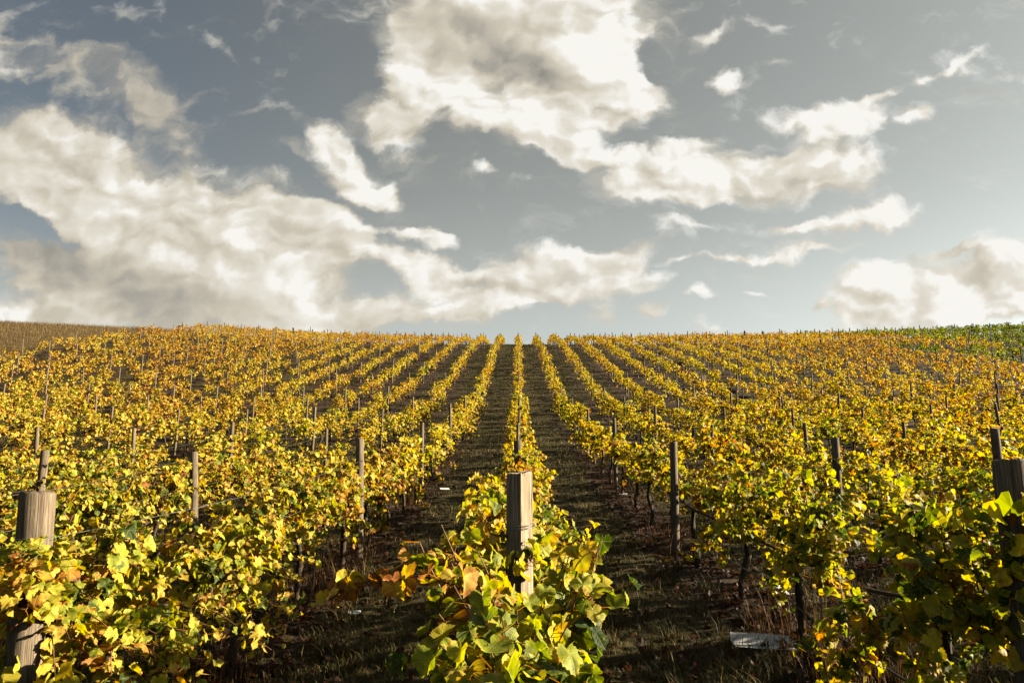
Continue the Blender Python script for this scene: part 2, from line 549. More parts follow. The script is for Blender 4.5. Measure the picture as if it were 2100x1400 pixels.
# ground: bare brown soil under the rows, worn grass along the aisles, straw on the open hill
M_GROUND, n, out = new_mat('vineyard_soil')
geo = n.node('ShaderNodeNewGeometry')
pos = geo.outputs['Position']
ps = n.node('ShaderNodeSeparateXYZ')
n.put(ps.inputs[0], pos)
big = n.noise(pos, 0.7, 4, 0.6)
med = n.noise(pos, 5.0, 5, 0.65)
fin = n.noise(pos, 42.0, 4, 0.7)
phase = n.m('FRACT', n.m('ADD', n.m('DIVIDE', ps.outputs[0], S_ROW), 100.0))          # 0 and 1 at a row
aisle = n.m('ABSOLUTE', n.m('SUBTRACT', phase, 0.5))                                    # 0 mid aisle
aisle = n.m('ADD', aisle, n.m('MULTIPLY', n.m('SUBTRACT', med, 0.5), 0.28))
soil = n.ramp(fin, [(0.3, (.0106, .0066, .0040)), (0.5, (.0278, .0179, .0099)), (0.72, (.0861, .0563, .0298))])
turf = n.ramp(n.m('ADD', n.m('MULTIPLY', med, 0.6), n.m('MULTIPLY', fin, 0.4)), [(0.35, (.0134, .0134, .0044)), (0.5, (.0371, .0297, .0096)), (0.68, (.1038, .0742, .0267))])
cg = n.mix(n.sstep(aisle, 0.20, 0.34, 1.0, 0.0), soil, turf)
hill = n.ramp(n.m('ADD', n.m('MULTIPLY', big, 0.4), n.m('MULTIPLY', med, 0.6)), [(0.35, (.0521, .0348, .0126)), (0.6, (.1182, .0799, .0292))])
cg = n.mix(n.sstep(ps.outputs[0], -43.6, -42.4, 1.0, 0.0), cg, hill)
principled(n, out, cg, 0.95, 0.1, n.m('ADD', fin, n.m('MULTIPLY', med, 1.5)), 0.7, 0.03)

# ------------------------------------------------------------------ the ground sheet
xs = np.unique(np.concatenate([-np.geomspace(14, 420, 60), np.arange(-14, 14.01, 0.16), np.geomspace(14, 420, 60)]))
ys = np.unique(np.concatenate([np.linspace(-60, 0, 30), np.arange(0, 20, 0.16), np.arange(20, 120, 0.7), np.geomspace(120, 690, 40)]))
GX, GYY = np.meshgrid(xs, ys)
GZZ = ground(GX, GYY)
near = np.exp(-(GYY / 22.0) ** 2)
GZZ = GZZ + near * (rng.normal(0, 0.018, GX.shape) + 0.03 * np.sin(GX * 3.1 + np.sin(GYY * 1.7)) * np.sin(GYY * 2.3 + GX))
nx, ny = len(xs), len(ys)
ii = (np.arange(ny - 1)[:, None] * nx + np.arange(nx - 1)[None]).ravel()
gme = mesh_from('ground', np.stack([GX, GYY, GZZ], -1).reshape(-1, 3), [np.stack([ii, ii + 1, ii + nx + 1, ii + nx], -1)], smooth=True)
setting(link('ground', gme, M_GROUND), 'structure')

# ------------------------------------------------------------------ leaves
LOBE_A = np.radians([0, 28, 54, 84, 112, 150, 180])
LOBE_R = np.array([1.0, 0.85, 0.95, 0.82, 0.88, 0.74, 0.20])


def leaf_outline(nh, serr):
    """half outline mirrored; returns angles and radii round the leaf"""
    a = np.linspace(0, math.pi, nh + 1)
    i = np.clip(np.searchsorted(LOBE_A, a) - 1, 0, len(LOBE_A) - 2)
    t = (a - LOBE_A[i]) / (LOBE_A[i + 1] - LOBE_A[i])
    t = np.clip(t, 0, 1)
    r = LOBE_R[i] + (LOBE_R[i + 1] - LOBE_R[i]) * (3 * t * t - 2 * t ** 3)
    if serr:
        r = r * (1 + serr * np.where(np.arange(nh + 1) % 2 == 0, 1, -1))
    ang = np.concatenate([a, -a[1:-1][::-1]])
    rad = np.concatenate([r, r[1:-1][::-1]])
    return ang, rad


def leaves(lod, pos, nrm, tip, size, tint, r):
    """vertices, faces and attributes of many leaves. pos = petiole end, nrm = upper side, tip = direction of the blade"""
    N = len(pos)
    yv = unit(tip - (tip * nrm).sum(-1, keepdims=True) * nrm)
    xv = np.cross(yv, nrm)
    if lod == 0:
        ang, rad = leaf_outline(20, 0.045)
        M = len(ang)
        px = np.concatenate([[0], 0.52 * rad * np.sin(ang), rad * np.sin(ang)])
        py = np.concatenate([[0], 0.52 * rad * np.cos(ang), rad * np.cos(ang)])
        k = np.arange(M)
        k2 = (k + 1) % M
        tri = np.stack([0 * k, 1 + k2, 1 + k], -1)
        quad = np.stack([1 + k, 1 + k2, 1 + M + k2, 1 + M + k], -1)
        Fl = [tri, quad]
    elif lod == 1:
        ang, rad = leaf_outline(6, 0)
        rad = np.array([1, .86, .93, .86, .86, .72, .2, .72, .86, .86, .93, .86])
        M = len(ang)
        px = np.concatenate([[0], rad * np.sin(ang)])
        py = np.concatenate([[0.12], rad * np.cos(ang)])
        k = np.arange(M)
        k2 = (k + 1) % M
        Fl = [np.stack([0 * k, 1 + k2, 1 + k], -1)]
    else:
        px = np.array([0, .85, 0, -.85])
        py = np.array([-.75, .1, 1.0, .1])
        Fl = [np.array([[0, 1, 2], [0, 2, 3]])]
    if lod < 2:       # the blade hangs off its petiole
        pass
    px = np.broadcast_to(px, (N, len(px))).copy()
    py = np.broadcast_to(py, (N, px.shape[1])).copy()
    K = px.shape[1]
    rr = np.sqrt(px ** 2 + py ** 2)
    aa = np.arctan2(px, py)
    # no two leaves share an outline
    sx = r.uniform(0.86, 1.12, (N, 1))
    ph = r.uniform(0, 6.28, (N, 1))
    wob = 1 + 0.09 * np.sin(3 * aa + ph) + 0.05 * np.sin(5 * aa + 2.3 * ph)
    lx, ly = px * wob * sx, py * wob
    fold = r.uniform(-0.10, 0.70, (N, 1))
    cup = r.uniform(-0.45, 0.38, (N, 1))
    droop = r.uniform(-0.10, 0.60, (N, 1))
    wave = r.uniform(0.04, 0.19, (N, 1))
    z = fold * np.abs(lx) + cup * rr ** 2 - droop * np.maximum(ly, 0) ** 2 + wave * rr * np.sin(4 * aa + 1.7 * ph) \
        - r.uniform(0, .35, (N, 1)) * np.maximum(np.abs(lx) - .45, 0) * 1.5
    s = size[:, None] * 0.56
    V = pos[:, None] + (lx * s)[..., None] * xv[:, None] + (ly * s)[..., None] * yv[:, None] + (z * s)[..., None] * nrm[:, None]
    A = np.stack([px, py, np.broadcast_to(tint[:, None], px.shape)], -1)
    F = [(f[None] + (np.arange(N) * K)[:, None, None]).reshape(-1, f.shape[1]) for f in Fl]
    return V.reshape(-1, 3), F, A.reshape(-1, 3)


def petioles(a, b, r, tint=0.80):
    """thin stalks from cane to leaf"""
    N = len(a)
    d = unit(b - a)
    s = unit(np.cross(d, r.normal(size=(N, 3)))) * 0.0016
    V = np.stack([a - s, a + s, b + s, b - s], 1).reshape(-1, 3)
    F = np.arange(N * 4).reshape(N, 4)
    A = np.broadcast_to(np.array([0.3, 0.0, tint]), (N * 4, 3))
    return V, F, A


def smooth_path(pts, n=9):
    pts = np.asarray(pts, float)
    t = np.linspace(0, 1, len(pts))
    tt = np.linspace(0, 1, n)
    if len(pts) > 2:
        return np.stack([pchip(t, pts[:, k])(tt) for k in range(3)], -1)
    return np.stack([np.interp(tt, t, pts[:, k]) for k in range(3)], -1)


def local_at(px, py, d, x0, y0):
    """point at a photo pixel and a forward distance, in the space of a vine standing at x0, y0"""
    uu, vv = uv_of_pixel(px, py)
    return np.array([uu * d - x0, d - y0, EYE + vv * d - float(ground(x0, y0))])


# where the shoots of the front vines of the side rows reach (photo pixel, distance, leaf tint shift)
REACH = {
    (-1, 0): [(60, 1130, 3.5, .60), (120, 1110, 3.7, .62), (200, 1090, 3.9, .48), (300, 1080, 4.1, .46), (120, 1200, 3.5, .5), (220, 1180, 3.7, .42),
              (330, 1160, 4.0, .40), (420, 1120, 4.4, .42), (150, 1300, 3.3, .68), (260, 1310, 3.4, .40), (380, 1290, 3.7, .36), (480, 1300, 3.9, .42),
              (120, 1390, 3.2, .6), (330, 1400, 3.3, .62), (450, 1380, 3.5, .50), (560, 1330, 4.0, .40), (40, 1270, 3.15, .6), (60, 1240, 3.1, .56),
              (30, 1110, 2.9, .36), (90, 1105, 2.95, .40), (150, 1120, 3.1, .34), (60, 1130, 2.85, .6), (110, 1140, 2.9, .62), (70, 1190, 2.8, .48), (20, 1170, 2.8, .5)],
    (-1, 1): [(450, 1050, 5.0, .46), (540, 1080, 5.2, .42), (600, 1110, 5.4, .44), (640, 1150, 5.4, .5), (560, 1170, 5.0, .38), (520, 1230, 4.8, .30),
              (600, 1260, 5.0, .40), (480, 1160, 4.8, .44), (440, 1210, 4.6, .40)],
    (1, 0): [(1750, 990, 4.0, .40), (1830, 960, 4.0, .44), (1900, 980, 3.8, .42), (1960, 1010, 3.6, .60), (1800, 1060, 4.0, .30), (1880, 1060, 3.7, .26),
             (1960, 1090, 3.5, .30), (2040, 1090, 3.2, .24), (1780, 1130, 4.0, .36), (1860, 1150, 3.8, .30), (1940, 1170, 3.5, .44), (2050, 1180, 3.2, .3),
             (2060, 1260, 3.1, .3), (1980, 1250, 3.4, .4), (1900, 1230, 3.6, .55), (2010, 1000, 3.5, .2), (1850, 1350, 3.9, .55), (2000, 1370, 3.4, .4)],
    (1, 1): [(1560, 960, 5.5, .42), (1640, 950, 5.5, .40), (1700, 1000, 5.2, .42), (1580, 1030, 5.6, .52), (1660, 1060, 5.3, .48), (1720, 1110, 5.0, .38),
             (1640, 1130, 5.3, .5), (1740, 1290, 4.6, .25), (1715, 1380, 4.4, .55), (1690, 1180, 5.0, .4), (1600, 1200, 5.3, .4)],
    (1, 2): [(1380, 1150, 6.6, .3), (1430, 1000, 7.2, .44), (1500, 1040, 7.0, .5), (1540, 1120, 6.8, .5)],
}


def reach_shoots(k, j, x0, y0, r):
    out_ = []
    for px, py, d, tt in REACH.get((k, j), []):
        e = local_at(px, py, d, x0, y0)
        b = np.array([0, np.clip(e[1], -.75, .75) * .8, .74])
        mid = b * .5 + e * .5 + np.array([0, 0, .12 + .1 * r.uniform()])
        out_.append((smooth_path([b, mid, e], 8), .9 if py < 1180 else .6, tt))
    return out_


def vine_shoots(r, kind):
    """canes of one vine, local coordinates: x across the row, y along it, z up from the ground at the trunk"""
    sh = []
    nsh = {'near': 15, 'mid': 12, 'low': 19}[kind]
    for i in range(nsh):
        y0 = (0.80 if kind != 'mid' else 0.66) * np.sign(q_ := 2 * (i + r.uniform(0.1, 0.9)) / nsh - 1) * abs(q_) ** 1.25 if i < 14 else r.uniform(-.7, .7)
        z0 = 0.72 + r.uniform(-.05, .08)
        c = r.uniform()
        side = r.choice([-1, 1])
        if c < 0.58:          # upright between the wires
            h = r.uniform(1.12, 1.42) if kind != 'mid' else r.uniform(0.98, 1.34)
            x1 = r.normal(0, 0.13 if kind != 'mid' else 0.09)
            pts = [(0, y0, z0), (x1 * 0.6 + r.normal(0, .04), y0 + r.normal(0, .1), (z0 + h) / 2), (x1, y0 + r.normal(0, .22), h)]
            if r.uniform() < .5:
                pts.append((x1 + side * r.uniform(.08, .28), y0 + r.normal(0, .3), h + r.uniform(-.18, .10)))
        elif c < 0.79:        # flops outwards
            ox = side * (r.uniform(.28, .55) if kind != 'mid' else r.uniform(.20, .50))
            pts = [(0, y0, z0), (ox * .35, y0 + r.normal(0, .12), z0 + r.uniform(.3, .5)), (ox * .8, y0 + r.normal(0, .22), z0 + r.uniform(.1, .35)),
                   (ox, y0 + r.normal(0, .3), z0 + r.uniform(-.25, .1))]
        else:                 # hangs down
            ox = side * r.uniform(.1, .36)
            pts = [(0, y0, z0), (ox * .7, y0 + r.normal(0, .12), z0 + .02), (ox, y0 + r.normal(0, .2), r.uniform(.28, .5))]
        if kind == 'low' and i >= 12:
            ox = side * r.uniform(.15, .55)
            pts = [(0, y0, z0), (ox * .7, y0 + r.normal(0, .12), z0 - .1), (ox, y0 + r.normal(0, .2), r.uniform(.12, .32))]
        sh.append((smooth_path(pts), 1.0, None))
    return sh


def dress(sh, lod, r, per_m, tint_mu, tint_sd, size_mu, spread=0.085):
    """leaves along canes -> V, F, A"""
    P_, N_, T_, S_, C_, B_ = [], [], [], [], [], []
    for path, dm, tt in sh:
        seg = np.linalg.norm(np.diff(path, axis=0), axis=1)
        L = seg.sum()
        k = max(2, int(L * per_m * dm))
        t = np.sort(r.uniform(0.04, 1.0, k))
        cum = np.concatenate([[0], np.cumsum(seg)]) / L
        base = np.stack([np.interp(t, cum, path[:, j]) for j in range(3)], -1)
        a = r.uniform(0, 2 * math.pi, k)
        out_ = np.stack([np.cos(a) * 1.25, np.sin(a) * 0.8, r.uniform(-.25, .55, k)], -1)
        out_ = unit(out_)
        pl = r.uniform(0.35, 1.3, k)[:, None] * spread
        p = base + out_ * pl
        nr = unit(out_ * r.uniform(.2, 1.0, (k, 1)) + np.array([0, 0, 1]) * r.uniform(.05, .95, (k, 1)) + r.normal(0, .38, (k, 3)))
        tip = out_ * r.uniform(.1, .9, (k, 1)) + np.array([0, 0, -1]) * r.uniform(.2, 1.1, (k, 1)) + r.normal(0, .35, (k, 3))
        size = size_mu * np.clip(r.normal(1, .24, k), .45, 1.35) * (1.08 - 0.45 * t ** 3)
        mu = tint_mu if tt is None else tt
        hz = np.clip((base[:, 2] - 0.55) / 0.9, 0, 1)
        ti = np.clip(mu + r.normal(0, tint_sd, k) + r.normal(0, tint_sd * .5) + (0.5 - hz) * 0.03, 0.0, 0.97)
        odd = r.uniform(size=k)
        if tt is None:
            ti = np.where(odd < .045, r.uniform(.74, .93, k), ti)
            ti = np.where(odd > (.76 if lod == 0 else .90), r.uniform(.06, .30, k), ti)
        P_.append(p), N_.append(nr), T_.append(tip), S_.append(size), C_.append(ti), B_.append(base)
    P_, N_, T_, S_, C_, B_ = (np.concatenate(x) for x in (P_, N_, T_, S_, C_, B_))
    V, F, A = leaves(lod, P_, N_, T_, S_, C_, r)
    if lod == 0:
        V2, F2, A2 = petioles(B_, P_, r)
        F = F + [F2 + len(V)]
        V, A = np.concatenate([V, V2]), np.concatenate([A, A2])
    return V, F, A


def trunk_paths(r, arm=0.80):
    lean = r.normal(0, .05, 2)
    t = [(0, 0, -.12), (r.normal(0, .02), r.normal(0, .03), .2), (lean[0], lean[1], .45), (lean[0] * .5, lean[1], .66), (0, lean[1] * .5, .72)]
    p0 = smooth_path(t, 9)
    a1 = smooth_path([(0, 0, .70), (r.normal(0, .02), .3, .73 + r.normal(0, .02)), (0, arm, .72)], 7)
    a2 = smooth_path([(0, 0, .70), (r.normal(0, .02), -.3, .73 + r.normal(0, .02)), (0, -arm, .72)], 7)
    th = r.uniform(.85, 1.25)
    k = np.linspace(0, 1, 9)
    return [p0, a1, a2], [(.034 - .010 * k + .006 * np.sin(k * 17)) * th, np.linspace(.020, .010, 7) * th, np.linspace(.020, .010, 7) * th]


def cane_radius(path):
    return np.linspace(.0048, .0018, len(path))


def build_vine(r, lod, kind, tint, size=0.115, per_m=30, shoots=None, mat=None):
    """returns meshes: trunk, list of canes (or one merged with the trunk), foliage"""
    sh = shoots if shoots is not None else vine_shoots(r, kind)
    V, F, A = dress(sh, lod, r, per_m, tint, .095, size)
    fol = mesh_from('vine_foliage', V, F, {'leaf': A}, smooth=True)
    fol.materials.append(M_LEAF if lod == 0 else M_LEAF_FAR)
    tp, tr_ = trunk_paths(r)
    if lod == 0:
        tv, tf = tubes(tp, tr_, 8)
        tm = mesh_from('vine_trunk', tv + r.normal(0, .0016, tv.shape), [tf], smooth=True)
        cs = []
        for path, _, _ in sh:
            cv, cf = tubes([path], [cane_radius(path)], 5)
            c = mesh_from('vine_cane', cv, [cf], smooth=True)
            c.materials.append(M_CANE)
            cs.append(c)
    else:
        paths = tp + [s[0][::2] for s in sh]
        rr = tr_ + [cane_radius(s[0][::2]) * 1.2 for s in sh]
        tv, tf = tubes(paths, rr, 4)
        tm = mesh_from('vine_trunk', tv, [tf], smooth=True)
        cs = []
    tm.materials.append(M_BARK)
    return tm, cs, fol


def place_vine(meshes, x, y, rot_z, mir, shift, label, zs=0.0, group='grapevines trained along the rows'):
    tm, cs, fol = meshes
    root = bpy.data.objects.new('grapevine', None)
    COL.objects.link(root)
    root.location = (x, y, float(ground(x, y)))
    sl = math.atan(float(row_slope(x, y)))
    root.rotation_euler = (sl if abs(rot_z) < 1 else -sl, 0, rot_z)
    root.scale = (mir, 1, 1 + zs)
    root.empty_display_size = 0.3
    tag(root, label, 'grapevine', group)
    link('trunk', tm, None, root)
    for c in cs:
        link('cane', c, None, root)
    f = link('foliage', fol, None, root)
    f.color = (0.5 + shift, 0.5, 0.5, 1)
    return root


# ------------------------------------------------------------------ where vines and posts stand
def project(x, y, z):
    c, s = math.cos(YAW), math.sin(YAW)
    x1, y1 = x * c + y * s, -x * s + y * c
    z1 = z - EYE
    zc = y1 * math.cos(PITCH) + z1 * math.sin(PITCH)
    yc = z1 * math.cos(PITCH) - y1 * math.sin(PITCH)
    zc = np.maximum(zc, 1e-3)
    return 1050 + FPX * x1 / zc, 700 - FPX * yc / zc, zc


K0, K1 = -18, 35
Y_END = 101.0
V_STEP = POST_STEP / 4


def patch(x, y):
    """slow change of leaf colour over the slope: greener and redder patches"""
    return 0.035 * math.sin(x * .21 + 1.3) * math.sin(y * .13 + .4) + 0.03 * math.sin(x * .55 + y * .31)


def base_tint(k, x, y):
    """what the photo shows: gold on the left and far up, yellow in the middle, green at the front and far right"""
    t = 0.53
    t += 0.05 * np.clip((y - 22) / 40, 0, 1) + 0.04 * np.clip((y - 60) / 25, 0, 1)
    t += 0.06 * np.clip((-x - 5) / 20, 0, 1) + 0.07 * np.clip((x - 14) / 18, 0, 1)  # right-hand term browns the leaves, shade of the row sides put into tint
    t -= 0.13 * np.clip((9.5 - y) / 5, 0, 1)
    if x > 1:
        t -= 0.05 * np.clip((11 - y) / 5, 0, 1)
    if k + 3 * math.sin(y * .17 + k) * .6 >= 17.5:
        t = 0.235
    return t + patch(x, y)


vines = []
for k in range(K0, K1 + 1):
    for j in range(-1, int((Y_END - POST0) / V_STEP) + 1):
        y = POST0 + (j + 0.5) * V_STEP
        x = k * S_ROW
        if abs(k) == 0 and j == -1:
            continue                      # the front vine of the centre row is built by itself
        if y < 1.5 or abs(x) > 0.80 * y + 4.5:
            continue
        if rng.uniform() < (0.03 if k > -2 else 0.09) and y > 14:
            continue                      # a gap where a vine died
        vines.append((k, j, x + rng.normal(0, .03), y + rng.normal(0, .08)))
va = np.array([(v_[2], v_[3]) for v_ in vines])
vpx, vpy, vzc = project(va[:, 0], va[:, 1], ground(va[:, 0], va[:, 1]) + 1.0)
inside = (vpx > -20) & (vpx < 2120) & (vpy < 1480)
order = np.argsort(np.where(inside, vzc, 1e6))
single = set(order[:min(299, int(inside.sum()))].tolist())

ORD = ['zeroth', 'first', 'second', 'third', 'fourth', 'fifth', 'sixth', 'seventh', 'eighth', 'ninth', 'tenth', 'eleventh', 'twelfth',
       'thirteenth', 'fourteenth', 'fifteenth', 'sixteenth', 'seventeenth', 'eighteenth', 'nineteenth', 'twentieth', 'twenty-first',
       'twenty-second', 'twenty-third', 'twenty-fourth', 'twenty-fifth', 'twenty-sixth', 'twenty-seventh', 'twenty-eighth', 'twenty-ninth', 'thirtieth']


def row_words(k):
    return 'the centre row' if k == 0 else f"the {ORD[abs(k)]} row {'left' if k < 0 else 'right'} of the centre row"


def tint_word(t):
    return 'green' if t < .3 else 'yellow-green' if t < .44 else 'yellow' if t < .55 else 'golden' if t < .64 else 'orange-gold'


def build_all_vines():
    mids = [build_vine(np.random.default_rng(100 + i), 1, 'mid' if i % 3 else 'low', 0.5, 0.098, (24, 30, 36)[i % 3]) for i in range(18)]
    nears = [build_vine(np.random.default_rng(300 + i), 0, 'near', 0.5, 0.086, 44) for i in range(8)]
    rest = []
    for i, (k, j, x, y) in enumerate(vines):
        if i not in single:
            rest.append((k, x, y))
            continue
        r = np.random.default_rng(1000 + i)
        t = float(base_tint(k, x, y) + r.normal(0, .03))
        rot = 0.0 if r.uniform() < .5 else math.pi
        mir = 1 if r.uniform() < .5 else -1
        bay = j // 4 + 1
        if j < 0:
            lab = f"{tint_word(t)} leafy grapevine standing before the end post of {row_words(k)}"
        else:
            lab = f"{tint_word(t)} grapevine {ORD[j % 4 + 1]} in {ORD[bay]} post bay, " + ('centre row' if k == 0 else row_words(k).replace('the ', '', 1))
        if y < 8.2 and abs(k) <= 3:
            kind = 'low' if (k == -1 and y < 7.5) or (k == 1 and y < 5) else 'near'
            extra = reach_shoots(k, j, x, y, r)
            if extra:
                rot, mir = 0.0, 1
                extra = [(p_, m_, tt_ - (t - .5)) for p_, m_, tt_ in extra]
            ms = build_vine(r, 0, kind, 0.5, 0.078, 52, shoots=vine_shoots(r, kind) + extra)
            place_vine(ms, x, y, rot, mir, t - .5, lab)
        elif k == 1 and j in (3, 4):      # kept open on the aisle side, where a post stands clear of the leaves
            sh = [q_ for q_ in vine_shoots(r, 'near') if q_[0][:, 0].min() > (-.04 if j == 3 else -.12)]
            place_vine(build_vine(r, 0, 'near', 0.5, 0.086, 46, shoots=sh), x, y, 0.0, 1, t - .5, lab)
        elif y < 12.5:
            place_vine(nears[int(r.integers(len(nears)))], x, y, rot, mir, t - .5, lab)
        else:
            place_vine(mids[int(r.integers(len(mids)))], x, y, rot, mir, t - .5, lab, r.uniform(-.24, .12))
    # everything farther up, and the vines just outside the picture that shade it
    VV, FF, AA, nv = [], [[], [], []], [], 0
    for q, (k, x, y) in enumerate(rest):
        r = np.random.default_rng(9000 + q)
        t = float(base_tint(k, x, y) + r.normal(0, .03))
        lod = 1 if y < 18 else 2
        sh = vine_shoots(r, 'mid')
        V, F, A = dress(sh, lod, r, 34 if lod == 1 else r.uniform(10, 19), t, .085, .098 if lod == 1 else .132)
        tp, tr_ = trunk_paths(r)
        tv, tf = tubes([tp[0][::2]], [tr_[0][::2]], 4)
        V = np.concatenate([V, tv])
        A = np.concatenate([A, np.broadcast_to(np.array([0, 0, .97]), (len(tv), 3))])
        sl = float(row_slope(x, y))
        V = V * np.array([1, 1, r.uniform(.80, 1.12)])
        V = V + np.array([x, y, float(ground(x, y))]) + np.stack([0 * V[:, 1], 0 * V[:, 1], sl * V[:, 1]], -1)
        for f in F + [tf + len(V) - len(tv)]:
            FF[f.shape[1] - 3].append(f + nv)
        VV.append(V)
        AA.append(A)
        nv += len(V)
    me = mesh_from('far_vines', np.concatenate(VV), [np.concatenate(f) for f in FF if f], {'leaf': np.concatenate(AA)}, smooth=False)
    o = link('distant_vines', me, M_LEAF_FAR)
    o.color = (.5, .5, .5, 1)
    o['kind'] = 'stuff'
    o['label'] = 'gold and green grapevines covering the upper slope as one mass'
    o['category'] = 'vines'


build_all_vines()

# ------------------------------------------------------------------ the bushy vine at the very front
def front_vine():
    r = np.random.default_rng(77)
    x0, y0 = 0.0, 2.35
    z0 = float(ground(x0, y0))

    def at(px, py, zc):
        """point of the scene at a photo pixel and a depth, local to the vine"""
        uu, vv = uv_of_pixel(px, py)
        yf = zc
        return (uu * yf - x0, yf - y0, EYE + vv * yf - z0)
    sh = []
    GREEN, LIME, YEL, ORG = .285, .375, .45, .74
    core = [0, 0, .74]
    # low green bush spreading towards the viewer
    for px, py, d, tt in [(900, 1210, 2.35, GREEN), (960, 1190, 2.3, LIME), (1010, 1180, 2.2, LIME), (1060, 1200, 2.25, GREEN), (1120, 1150, 2.4, LIME),
                          (1180, 1180, 2.3, LIME), (880, 1290, 2.2, GREEN), (960, 1270, 2.05, GREEN), (1030, 1260, 2.0, LIME), (1100, 1270, 2.0, LIME),
                          (1180, 1260, 2.05, YEL), (1210, 1330, 1.9, LIME), (940, 1360, 1.85, GREEN), (1010, 1360, 1.75, LIME), (1090, 1350, 1.75, GREEN),
                          (1150, 1390, 1.7, LIME), (1230, 1390, 1.75, GREEN), (980, 1420, 1.6, GREEN), (1080, 1430, 1.55, LIME), (1250, 1430, 1.7, YEL),
                          (870, 1350, 2.0, GREEN), (920, 1330, 1.95, LIME), (1000, 1310, 1.8, LIME), (1070, 1390, 1.65, LIME), (1160, 1340, 1.8, LIME), (1200, 1400, 1.7, LIME), (1040, 1220, 2.1, LIME), (1130, 1210, 2.15, LIME)]:
        e = np.array(at(px - max(0, px - 1150) * .35, py + (48 if py < 1260 else 10), d))
        mid = np.array(core) * .5 + e * .5 + np.array([0, 0, .06])
        sh.append((smooth_path([core, mid, e], 8), .62, tt))
    # plume on the right in front of the post
    for px, py, d, tt in [(1235, 1095, 2.5, LIME), (1205, 1090, 2.55, YEL), (1175, 1110, 2.6, LIME), (1160, 1135, 2.7, GREEN), (1220, 1150, 2.45, LIME), (1195, 1170, 2.4, LIME)]:
        e = np.array(at(px, py, d))
        sh.append((smooth_path([core, np.array(at(px - 30, py + 110, d)), e], 8), .85, tt))
    # arm of rusty leaves to the left
    for pts, tt in [([(930, 1160, 2.95), (830, 1170, 2.95), (730, 1205, 2.92), (640, 1245, 2.9)], ORG), ([(900, 1150, 2.98), (800, 1175, 3.0), (720, 1205, 3.0), (660, 1235, 2.95)], ORG + .03), ([(940, 1170, 3.0), (880, 1150, 3.0), (820, 1160, 3.02)], ORG - .02), ([(930, 1200, 2.4), (860, 1180, 2.5), (790, 1205, 2.5)], ORG + .03),
                    ([(1220, 1215, 2.4), (1245, 1215, 2.45), (1265, 1240, 2.4)], .14)]:
        p = [core] + [at(*q) for q in pts]
        sh.append((smooth_path(p, 10), .62, tt))
    # yellow shoots left of the post, behind it
    for px, py, d, tt in [(905, 1075, 3.0, YEL), (950, 1090, 3.1, YEL + .06), (990, 1060, 3.3, YEL + .12), (860, 1110, 2.8, LIME), (980, 1130, 2.9, YEL), (920, 1140, 2.7, LIME),
                          (970, 1170, 2.7, YEL), (980, 1030, 3.6, .6)]:
        e = np.array(at(px, py, d))
        sh.append((smooth_path([(0, .3, .75), np.array(at(px + 30, py + 70, d)), e], 8), 1.0, tt))
    tm, cs, fol = build_vine(r, 0, 'near', 0.4, 0.096, 46, shoots=sh)
    root = bpy.data.objects.new('grapevine', None)
    COL.objects.link(root)
    root.location = (x0, y0, z0)
    tag(root, 'bushy green grapevine with a rusty orange shoot, right before the centre end post', 'grapevine', 'grapevines trained along the rows')
    link('trunk', tm, None, root)
    for c in cs:
        link('cane', c, None, root)
    f = link('foliage', fol, None, root)
    f.color = (.5, .5, .5, 1)


front_vine()

# ------------------------------------------------------------------ posts
def post_mesh(r, rad, h, kind='round', sides=18, segs=9):
    zz = np.concatenate([np.linspace(-.25, h - .012, segs), [h]])
    a = np.arange(sides) * 2 * math.pi / sides
    if kind == 'corner':                   # a split post with one sharp arris
        q = 0.30
        c0 = R(-90) + R(5)
        d = (a - c0 + math.pi) % (2 * math.pi) - math.pi
        base = rad * (0.93 + 0.07 * np.cos(4 * d))
        ridge = rad * np.clip(1.0 / np.maximum(np.cos(np.abs(d) - R(45)), .2), 0, 1.42) * .76
        rr = np.where(np.abs(d) < R(80), ridge, base)
    else:
        rr = rad * (1 + .025 * np.cos(2 * a + r.uniform(0, 6)) + .015 * np.cos(3 * a + r.uniform(0, 6)))
    V = []
    for i, z in enumerate(zz):
        k = (0.90 if i == len(zz) - 1 else 1.0) * (1.04 - .05 * z / h)
        wob = 1 + r.normal(0, .006, sides)
        dz = r.normal(0, .0025, sides) if i >= len(zz) - 2 else 0
        V.append(np.stack([np.cos(a) * rr * k * wob, np.sin(a) * rr * k * wob, z + 0 * a + dz + (.006 * np.cos(a + rad * 900) if i >= len(zz) - 2 else 0)], -1))
    V = np.concatenate(V)
    n_ = len(zz)
    i = np.arange(n_ - 1)[:, None] * sides
    j = np.arange(sides)[None]
    kk = (j + 1) % sides
    F = np.stack([i + j, i + kk, i + sides + kk, i + sides + j], -1).reshape(-1, 4)
    V = np.concatenate([V, [[0, 0, h - .002]]])
    top = (n_ - 1) * sides
    T = np.stack([top + np.arange(sides), top + (np.arange(sides) + 1) % sides, np.full(sides, len(V) - 1)], -1)
    me = mesh_from('post', V, [F, T], smooth=(kind != 'corner'))
    me.materials.append(M_POST if kind == 'corner' else M_POST_BROWN)
    return me


